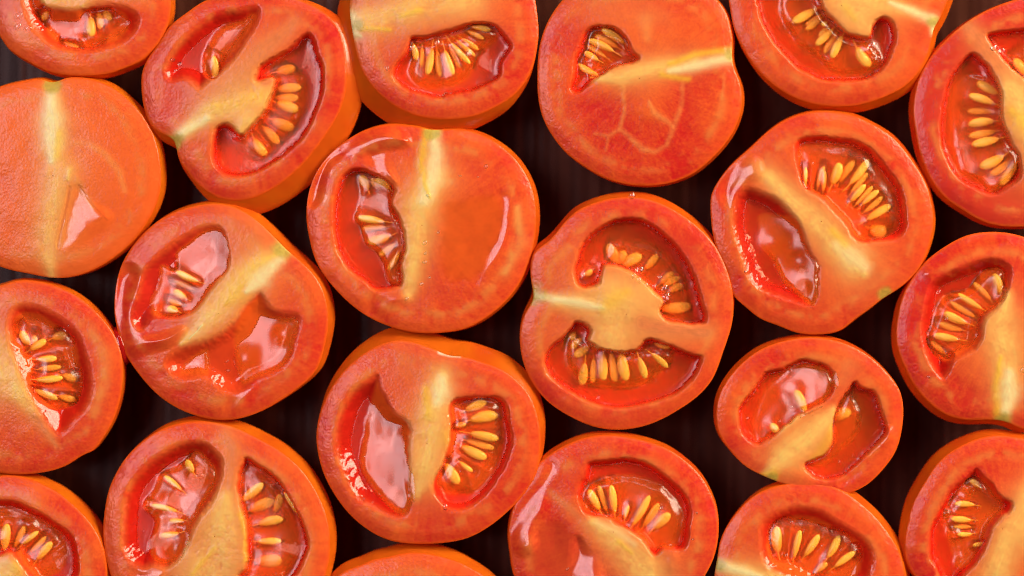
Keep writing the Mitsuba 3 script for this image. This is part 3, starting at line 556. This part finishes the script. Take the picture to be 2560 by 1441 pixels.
tomato(12, (0, 680, 2.771),
       [(0, 95), (100, 65), (200, 60), (320, 80), (450, 125), (570, 195), (680, 295), (765, 400), (825, 520), (847, 650), (843, 800), (818, 930), (758, 1080), (690, 1185), (632, 1245), (580, 1268), (480, 1330), (350, 1380), (200, 1402), (50, 1400), (-60, 1380), (-200, 1340), (-380, 1220), (-480, 1000), (-510, 750), (-480, 480), (-360, 260), (-180, 140)],
       'tomato half at the left edge with crosswise seeds in jelly right of its core',
       holes=[dict(poly=[(100, 240), (220, 225), (330, 260), (450, 330), (550, 430), (600, 550), (640, 700), (640, 850), (580, 980), (500, 1060), (400, 1130), (345, 1080), (270, 970), (200, 850), (150, 730), (100, 600), (60, 480), (60, 340)], depth=40, wall=26, soft=16, juice=-18, col=(0.60, 0.045, 0.014))],
       gels=[dict(poly=[(110, 290), (220, 270), (330, 310), (450, 400), (530, 500), (560, 640), (570, 800), (520, 920), (420, 960), (330, 960), (230, 860), (160, 730), (110, 600), (70, 480), (75, 370)], level=-8, fall=34, w=40)],
       seeds=[(205, 500, 135, 415, 78, 2), (205, 540, 310, 475, 78, -3), (255, 605, 385, 600, 60, -3), (245, 742, 425, 735, 72, -6), (225, 822, 390, 880, 62, -3), (350, 470, 450, 440, 80, 12), (420, 720, 520, 750, 80, 12), (400, 860, 510, 890, 60, 12)],
       strokes=[('core', [(-120, 480, 200), (0, 620, 300), (80, 760, 220), (170, 880, 110), (250, 990, 50)]), ('septum', [(250, 1000, 70), (340, 1120, 40), (390, 1200, 20)], 0.8), ('vein', [(620, 380, 87), (720, 560, 87), (730, 780, 87), (640, 960, 72)], 0.30)],
       films=[([(530, 1240), (590, 1235), (580, 1290), (520, 1290)], .15, .05)],
       scar=None, shift=(0, -4), hue=0.06, beads=[(440, 405, 18), (475, 372, 9), (460, 525, 9), (505, 637, 9)], bumps=[(320, 680, 70, 8), (260, 460, 60, 7)])

tomato(13, (240, 1030, 3.506),
       [(60, 1000), (75, 850), (110, 680), (170, 540), (260, 400), (380, 280), (520, 180), (700, 110), (880, 85), (1050, 100), (1180, 130), (1300, 175), (1420, 235), (1560, 310), (1690, 405), (1800, 510), (1900, 650), (1980, 805), (2030, 960), (2050, 1120), (2040, 1300), (2010, 1441), (1950, 1650), (1800, 1830), (1550, 1980), (1250, 2050), (900, 2040), (600, 1950), (350, 1780), (180, 1560), (110, 1380), (70, 1180)],
       'tomato half at the bottom edge with folded jelly left and seeds right of its core',
       holes=[dict(poly=[(850, 255), (960, 270), (1050, 330), (1110, 420), (1115, 520), (1090, 640), (1060, 720), (1000, 830), (900, 960), (840, 1080), (800, 1200), (700, 1330), (620, 1380), (500, 1360), (420, 1390), (320, 1340), (250, 1250), (230, 1100), (240, 900), (270, 700), (350, 560), (470, 440), (620, 330), (740, 270)], depth=52, wall=24, soft=14, juice=-22, col=(0.53, 0.03, 0.012)),
              dict(poly=[(1310, 400), (1400, 440), (1550, 540), (1640, 640), (1720, 780), (1800, 920), (1850, 1050), (1865, 1200), (1820, 1320), (1760, 1441), (1640, 1540), (1450, 1600), (1300, 1560), (1240, 1441), (1310, 1350), (1310, 1200), (1310, 1050), (1280, 900), (1260, 800), (1230, 680), (1240, 560), (1270, 460)], depth=75, wall=15, col=(0.52, 0.035, 0.012))],
       gels=[dict(poly=[(860, 320), (980, 400), (1085, 560), (1010, 740), (910, 910), (835, 1050), (800, 1180), (680, 1345), (560, 1350), (480, 1300), (470, 1100), (500, 950), (400, 850), (500, 640), (540, 530), (680, 470), (780, 400)], level=-4, fall=36, w=20, rough=16, tilt=(0.14, 0.12)),
             dict(poly=[(1290, 480), (1400, 460), (1540, 560), (1640, 680), (1750, 850), (1810, 1050), (1810, 1200), (1740, 1400), (1620, 1520), (1440, 1570), (1290, 1540), (1260, 1430), (1310, 1350), (1320, 1050), (1260, 800), (1240, 650)], level=-14, fall=52, w=34)],
       seeds=[(740, 690, 590, 570, 62, -6), (705, 885, 480, 825, 74, -6), (850, 540, 780, 430, 90, 0), (720, 1060, 560, 1090, 76, 0), (760, 960, 640, 960, 66, 2), (1260, 785, 1455, 635, 105, -5), (1755, 895, 1655, 695, 115, -5), (1340, 875, 1545, 785, 140, 8), (1420, 1000, 1630, 945, 110, 0), (1410, 1145, 1615, 1140, 95, -1), (1400, 1310, 1615, 1315, 150, 10)],
       strokes=[('septum', [(1130, 200, 120), (1180, 350, 110), (1180, 550, 110), (1170, 720, 160)], 0.7), ('core', [(1140, 760, 130), (1130, 900, 270), (1100, 1080, 380), (1050, 1250, 440), (1000, 1450, 480), (950, 1650, 380)]), ('yellow', [(850, 1420, 40), (930, 1310, 40), (1040, 1180, 30)], 0.6), ('cream', [(640, 1290, 60), (720, 1220, 120), (800, 1150, 40)]), ('yellow', [(1270, 900, 60), (1310, 1100, 40), (1320, 1300, 60)], 0.7)],
       films=[([(330, 1370), (480, 1390), (600, 1400), (560, 1500), (450, 1600), (330, 1480)], .13, .03)],
       shift=(12, -11), hue=0.12, tilt=(0.01, 0.01), bumps=[(900, 560, 60, 9), (620, 780, 70, 8), (700, 1200, 90, 9)], beads=[(405, 1048, 10), (1288, 625, 9)])

tomato(14, (760, 820, 2.3203),
       [(70, 640), (90, 500), (150, 360), (240, 240), (360, 140), (480, 85), (570, 75), (670, 95), (760, 128), (840, 160), (920, 168), (1040, 200), (1140, 238), (1230, 302), (1300, 380), (1345, 480), (1370, 600), (1370, 720), (1350, 840), (1290, 950), (1200, 1050), (1080, 1150), (950, 1220), (800, 1250), (650, 1255), (500, 1235), (380, 1180), (260, 1080), (170, 960), (110, 840), (80, 730)],
       'tomato half with a cream stem scar in the orange skin at its top',
       holes=[dict(poly=[(430, 270), (380, 290), (280, 360), (220, 460), (190, 580), (180, 700), (220, 840), (260, 940), (330, 1010), (420, 1060), (585, 1095), (630, 1000), (620, 850), (615, 650), (610, 540), (540, 500), (490, 420), (445, 340)], depth=44, wall=24, soft=14, juice=-20, col=(0.53, 0.035, 0.014)),
              dict(poly=[(850, 420), (940, 395), (1050, 390), (1140, 400), (1180, 440), (1200, 540), (1215, 650), (1180, 780), (1110, 900), (1030, 1000), (940, 1050), (830, 1050), (760, 980), (740, 900), (790, 800), (830, 700), (840, 550)], depth=55, wall=17, col=(0.55, 0.04, 0.014))],
       gels=[dict(poly=[(425, 285), (455, 350), (505, 430), (615, 540), (622, 700), (628, 930), (630, 1030), (590, 1085), (500, 1050), (430, 980), (355, 880), (320, 780), (335, 640), (350, 520), (390, 390)], level=-2, fall=24, w=20, rough=17, tilt=(0.19, 0.11)),
             dict(poly=[(850, 430), (940, 410), (1050, 400), (1130, 420), (1160, 540), (1170, 650), (1140, 780), (1080, 880), (1000, 960), (900, 980), (800, 960), (760, 900), (800, 790), (835, 690), (845, 550)], level=-10, fall=44, w=34)],
       seeds=[(940, 482, 1055, 430, 74, -2), (965, 545, 1120, 508, 88, -4), (965, 615, 1125, 647, 78, -4), (918, 688, 1055, 758, 74, -2), (905, 778, 975, 835, 44, 2), (815, 795, 895, 905, 84, -4), (870, 580, 940, 560, 40, 6)],
       strokes=[('septum', [(600, 200, 200), (700, 250, 160)], 0.25), ('core', [(800, 270, 90), (775, 400, 130), (740, 560, 190), (720, 720, 190), (690, 850, 150), (650, 960, 60)]), ('cream', [(800, 300, 60), (800, 370, 110), (770, 430, 60)]), ('yellow', [(705, 350, 40), (720, 500, 60)], 0.8), ('yellow', [(850, 640, 120), (930, 590, 60)], 0.6), ('tan', [(790, 140, 30), (840, 150, 34), (900, 160, 26)]), ('cream', [(590, 560, 40), (590, 760, 40), (600, 900, 20)], 0.6)],
       films=[([(265, 870), (285, 870), (355, 985), (345, 1000), (300, 960)], -.35, -.28)],
       shift=(10, -34), hue=0.08, tilt=(0.015, 0.0), beads=[(290, 768, 10), (350, 748, 8), (820, 1038, 22), (905, 832, 8)])

tomato(15, (1260, 1060, 3.7817),
       [(40, 1080), (60, 900), (100, 750), (200, 550), (320, 390), (450, 280), (620, 185), (800, 125), (960, 108), (1130, 118), (1300, 152), (1430, 190), (1570, 250), (1720, 355), (1850, 480), (1950, 640), (2010, 800), (2030, 950), (2020, 1120), (1980, 1280), (1900, 1441), (1750, 1650), (1500, 1830), (1150, 1920), (800, 1880), (450, 1750), (220, 1600), (100, 1450), (60, 1250)],
       'wet tomato half at the bottom edge with a broad pale glare along its left',
       holes=[dict(poly=[(780, 380), (900, 340), (1130, 315), (1260, 330), (1400, 390), (1540, 490), (1650, 590), (1740, 700), (1780, 830), (1760, 950), (1745, 1100), (1700, 1190), (1600, 1200), (1500, 1210), (1420, 1250), (1370, 1200), (1300, 1100), (1200, 1030), (1050, 950), (950, 890), (850, 890), (740, 830), (700, 700), (720, 530), (770, 450)], depth=60, wall=16, col=(0.55, 0.035, 0.012)),
              dict(poly=[(400, 880), (540, 870), (660, 1000), (760, 1130), (860, 1250), (930, 1441), (980, 1600), (700, 1700), (400, 1600), (230, 1441), (220, 1250), (290, 1000)], depth=8, wall=40, soft=26, col=(0.70, 0.07, 0.028), red=0.6)],
       gels=[dict(poly=[(740, 620), (900, 510), (1100, 465), (1300, 490), (1500, 560), (1640, 700), (1720, 850), (1700, 1050), (1610, 1190), (1470, 1200), (1370, 1170), (1200, 1020), (1050, 940), (900, 885), (760, 830), (715, 720)], level=-6, fall=48, w=30, tilt=(0.02, 0))],
       seeds=[(905, 815, 810, 635, 115, -6), (1045, 845, 1015, 590, 92, -6), (1215, 955, 1375, 690, 105, -6), (1420, 1000, 1570, 855, 130, 2), (1150, 900, 1180, 780, 60, 6)],
       strokes=[('septum', [(430, 640, 40), (600, 780, 60), (800, 1000, 60)], 0.5), ('core', [(840, 920, 90), (980, 1020, 200), (1120, 1140, 260), (1260, 1290, 300), (1380, 1441, 320), (1450, 1600, 300)]), ('yellow', [(1080, 1100, 50), (1200, 1210, 40)], 0.6), ('cream', [(880, 930, 60), (1050, 1000, 80), (1240, 1130, 60)], 0.4)],
       films=[([(690, 1080), (780, 1170), (880, 1300), (930, 1441), (960, 1600), (760, 1620), (660, 1500), (640, 1350), (650, 1200)], .21, .13), ([(50, 1160), (60, 980), (130, 850), (250, 660), (370, 520), (480, 360), (520, 400), (440, 560), (400, 700), (390, 830), (300, 930), (290, 1050), (300, 1130), (240, 1220)], .21, .13), ([(1400, 1290), (1470, 1220), (1560, 1190), (1640, 1240), (1580, 1390), (1480, 1340)], .14, .05), ([(1690, 900), (1740, 860), (1780, 920), (1760, 1120), (1700, 1200), (1640, 1220), (1720, 1100)], .2, .0)],
       shift=(0, -6), hue=-0.02, beads=[(1490, 790, 22), (1575, 1150, 16), (600, 1375, 20), (1820, 840, 14), (1785, 1090, 14), (425, 570, 12), (845, 485, 8), (1050, 820, 10)], tilt=(0.012, 0.0))

tomato(16, (1760, 820, 2.3204),
       [(70, 500), (80, 420), (130, 310), (220, 205), (330, 125), (450, 80), (580, 58), (700, 62), (800, 85), (900, 128), (1000, 198), (1080, 280), (1140, 370), (1160, 480), (1150, 600), (1110, 730), (1050, 815), (960, 905), (850, 960), (720, 975), (600, 945), (420, 890), (330, 853), (250, 810), (150, 710), (90, 620)],
       'smallest tomato half, a ragged dark chamber on its right and few seeds',
       holes=[dict(poly=[(560, 180), (480, 220), (420, 240), (350, 260), (310, 310), (250, 390), (200, 460), (200, 540), (240, 640), (300, 680), (380, 650), (460, 590), (560, 510), (640, 460), (700, 430), (750, 370), (760, 280), (720, 220), (640, 190)], depth=70, wall=15),
              dict(poly=[(880, 310), (920, 345), (980, 360), (1020, 430), (1050, 520), (1070, 600), (1040, 650), (980, 710), (900, 790), (800, 870), (700, 885), (610, 850), (580, 790), (620, 765), (680, 740), (725, 700), (740, 620), (750, 520), (780, 430), (830, 360)], depth=90, wall=15, col=(0.46, 0.02, 0.012))],
       gels=[dict(poly=[(545, 200), (630, 205), (720, 235), (750, 330), (700, 430), (620, 470), (560, 505), (480, 560), (390, 640), (310, 675), (275, 560), (305, 450), (350, 350), (430, 280), (490, 225)], level=-6, fall=44, w=16, rough=12, tilt=(0.26, 0.11)),
             dict(poly=[(870, 325), (905, 400), (938, 480), (933, 570), (885, 670), (800, 745), (730, 810), (620, 805), (600, 780), (690, 735), (740, 660), (750, 540), (790, 420)], level=-14, fall=70, w=26)],
       seeds=[(582, 492, 535, 365, 78, -7), (440, 610, 390, 560, 60, 0), (770, 540, 860, 485, 90, 10)],
       strokes=[('septum', [(800, 300, 90), (850, 220, 90)], 0.4), ('core', [(370, 840, 50), (470, 740, 150), (600, 640, 170), (690, 560, 130), (745, 480, 50)]), ('yellow', [(340, 850, 30), (400, 850, 60)], 0.8), ('yellow', [(640, 760, 60), (720, 660, 60), (740, 580, 40)], 0.6), ('core', [(440, 590, 40), (560, 500, 30)])],
       films=[([(1085, 590), (1100, 640), (1000, 740), (900, 850), (800, 905), (810, 880), (900, 790), (1000, 700)], -.03, -.22)],
       scar=(395, 870, 30), shift=(-2, -6), hue=0.06, tilt=(-0.03, -0.02), dome=2, beads=[(510, 460, 9), (440, 540, 9), (790, 778, 8), (255, 525, 8)])

tomato(17, (1760, 820, 2.3204),
       [(78, 1335), (92, 1250), (135, 1150), (205, 1055), (300, 970), (420, 920), (550, 900), (680, 905), (790, 940), (895, 1008), (995, 1098), (1075, 1198), (1135, 1305), (1170, 1441), (1180, 1600), (1120, 1800), (950, 1980), (700, 2050), (450, 2030), (230, 1900), (100, 1720), (60, 1550), (62, 1430)],
       'tomato half at the bottom edge with a smooth red chamber of slanting seeds',
       holes=[dict(poly=[(330, 1150), (380, 1090), (460, 1050), (560, 1035), (680, 1060), (790, 1120), (900, 1190), (970, 1260), (990, 1350), (970, 1441), (900, 1540), (700, 1560), (560, 1500), (450, 1441), (370, 1400), (330, 1320), (320, 1220)], depth=44, wall=26, soft=14, juice=-20, col=(0.58, 0.04, 0.012))],
       gels=[dict(poly=[(370, 1180), (430, 1110), (560, 1080), (680, 1105), (790, 1160), (890, 1230), (930, 1320), (900, 1441), (820, 1520), (700, 1530), (560, 1490), (450, 1430), (380, 1380), (355, 1280)], level=-14, fall=34, w=46, rough=5)],
       seeds=[(442, 1305, 428, 1162, 84, -3), (528, 1335, 562, 1182, 58, -2), (588, 1325, 672, 1208, 58, -2), (718, 1335, 790, 1215, 68, -3), (765, 1390, 880, 1305, 54, -2), (660, 1430, 720, 1370, 50, 8)],
       strokes=[('core', [(100, 1390, 60), (250, 1420, 110), (420, 1480, 160), (600, 1600, 200)]), ('cream', [(90, 1380, 60), (220, 1410, 60), (330, 1440, 30)], 0.9)],
       scar=(82, 1372, 45), shift=(12, -8), hue=0.12, beads=[(480, 1320, 10), (510, 1128, 8), (685, 1265, 8), (795, 1290, 8), (635, 1270, 7)])

tomato(18, (2200, 1040, 3.594),
       [(225, 1150), (250, 970), (310, 765), (400, 605), (520, 428), (680, 298), (850, 218), (1020, 178), (1200, 188), (1400, 236), (1600, 335), (1780, 500), (1880, 720), (1920, 980), (1900, 1250), (1800, 1500), (1600, 1700), (1300, 1800), (1000, 1800), (700, 1720), (460, 1600), (320, 1450), (240, 1300)],
       'tomato half in the bottom right corner with a narrow chamber of small crosswise seeds',
       holes=[dict(poly=[(880, 470), (930, 530), (1030, 620), (1100, 720), (1190, 770), (1180, 850), (1080, 930), (1020, 1010), (980, 1100), (920, 1250), (850, 1350), (760, 1441), (680, 1550), (560, 1500), (500, 1380), (450, 1290), (440, 1200), (440, 1040), (480, 930), (550, 810), (650, 640), (750, 560)], depth=60, wall=17)],
       gels=[dict(poly=[(830, 540), (940, 560), (1040, 660), (1120, 760), (1130, 850), (1030, 960), (980, 1080), (900, 1230), (830, 1330), (700, 1380), (640, 1240), (600, 1100), (560, 960), (600, 820), (690, 680)], level=-10, fall=48, w=34)],
       seeds=[(905, 650, 825, 580, 72, 0), (855, 812, 688, 798, 80, -3), (825, 940, 652, 930, 80, -3), (835, 1062, 705, 1070, 56, 0), (955, 1150, 845, 1172, 62, 0)],
       strokes=[('core', [(1400, 600, 150), (1270, 850, 200), (1180, 1000, 220), (1110, 1200, 220), (1040, 1441, 240)]), ('core', [(1350, 800, 200), (1330, 1100, 240)], 0.6), ('septum', [(1060, 960, 40), (1150, 880, 30)])],
       films=[([(910, 540), (960, 560), (1040, 680), (1020, 700), (940, 620)], .16, .06)], bumps=[(790, 650, 50, 8), (600, 880, 40, 8), (660, 1060, 50, 8), (740, 1330, 60, 9)],
       shift=(-8, -11), hue=-0.04, beads=[(655, 705, 9), (845, 672, 9), (820, 1030, 12)])

tomato(19, (0, 1160, 5.128),
       [(0, 155), (150, 150), (300, 175), (440, 215), (570, 275), (740, 370), (900, 500), (1050, 640), (1170, 785), (1265, 945), (1330, 1130), (1360, 1300), (1368, 1441), (1330, 1800), (1150, 2150), (800, 2400), (300, 2500), (-200, 2420), (-600, 2150), (-800, 1750), (-820, 1300), (-700, 850), (-500, 500), (-250, 270)],
       'tomato half in the bottom left corner with cream seeds round its pale core',
       holes=[dict(poly=[(-100, 440), (0, 450), (170, 460), (320, 510), (480, 580), (620, 660), (720, 740), (850, 830), (960, 950), (1010, 1100), (1030, 1250), (1020, 1441), (900, 1600), (600, 1650), (400, 1500), (330, 1400), (250, 1300), (120, 1160), (0, 1200), (-100, 1200), (-300, 900)], depth=60, wall=22, col=(0.55, 0.035, 0.012))],
       gels=[dict(poly=[(-100, 520), (60, 530), (220, 560), (420, 650), (640, 760), (780, 880), (860, 1050), (860, 1250), (700, 1450), (500, 1500), (350, 1400), (240, 1270), (120, 1130), (-50, 1170), (-200, 900)], level=-10, fall=48, w=34)],
       seeds=[(40, 1110, 72, 780, 170, -5), (285, 1040, 475, 875, 95, -6), (465, 1235, 645, 1015, 155, -4)],
       strokes=[('core', [(-150, 1600, 400), (60, 1450, 420), (160, 1350, 250)]), ('yellow', [(200, 1300, 120), (250, 1450, 100)], 0.7), ('cream', [(0, 1300, 100), (100, 1250, 80)], 0.5)],
       films=[([(900, 900), (970, 960), (1015, 1120), (1030, 1300), (1020, 1441), (880, 1441), (850, 1250)], .17, .05)], bumps=[(390, 760, 90, 8), (30, 680, 90, 8)],
       shift=(9, -9), hue=0.14)

tomato(20, (820, 1340, 5.818),
       [(130, 600), (280, 500), (480, 425), (680, 345), (860, 310), (1000, 275), (1200, 248), (1450, 262), (1700, 318), (1900, 385), (2100, 485), (2290, 600), (2500, 800), (2650, 1200), (2600, 1700), (2200, 2200), (1500, 2450), (800, 2350), (250, 2000), (-50, 1500), (-80, 1000), (10, 740)],
       'only the orange upper rim of a tomato half, peeping in at the bottom edge',
       holes=[dict(poly=[(600, 900), (900, 760), (1400, 740), (1900, 900), (2150, 1300), (2000, 1800), (1400, 2050), (800, 1900), (450, 1400)], depth=60)],
       shift=(0, -18), hue=0.22)

# red juice drawn out between two neighbouring halves
def drop(key, x0, y0, x1, y1, w, hz):
    n, k = 40, 28
    u = np.linspace(0, 1, n)
    a = np.arange(k) / k * 2 * np.pi
    prof = np.sqrt(np.clip(1 - (2 * u - 1) ** 2, 0, 1)) ** 0.8
    L = math.hypot(x1 - x0, y1 - y0)
    ex, ey = (x1 - x0) / L, (y1 - y0) / L
    px = x0 + (x1 - x0) * u[:, None] - ey * prof[:, None] * np.cos(a) * w / 2
    py = y0 + (y1 - y0) * u[:, None] + ex * prof[:, None] * np.cos(a) * w / 2
    pz = hz + prof[:, None] * np.sin(a) * w * 0.7 - 0.5 * w
    v = world(px, py, pz).reshape(-1, 3)
    i, j = np.meshgrid(np.arange(n - 1), np.arange(k), indexing='ij')
    p, q, r, s = i * k + j, i * k + (j + 1) % k, (i + 1) * k + (j + 1) % k, (i + 1) * k + j
    f = np.vstack([np.stack([p, q, r], -1).reshape(-1, 3), np.stack([p, r, s], -1).reshape(-1, 3)])
    nn = vnormals(v, f)
    if (nn * (v - v.mean(0))).sum() < 0:
        f, nn = f[:, ::-1], -nn
    put(key, v, f, 'mat_wet', nn, np.tile([[0.5, 0.012, 0.008]], (len(v), 1)))


drop('juice_drop', 284, 818, 314, 912, 44, -14)
labels['juice_drop'] = {'label': 'red drop of juice caught between two touching tomato halves on the left', 'category': 'juice drop'}
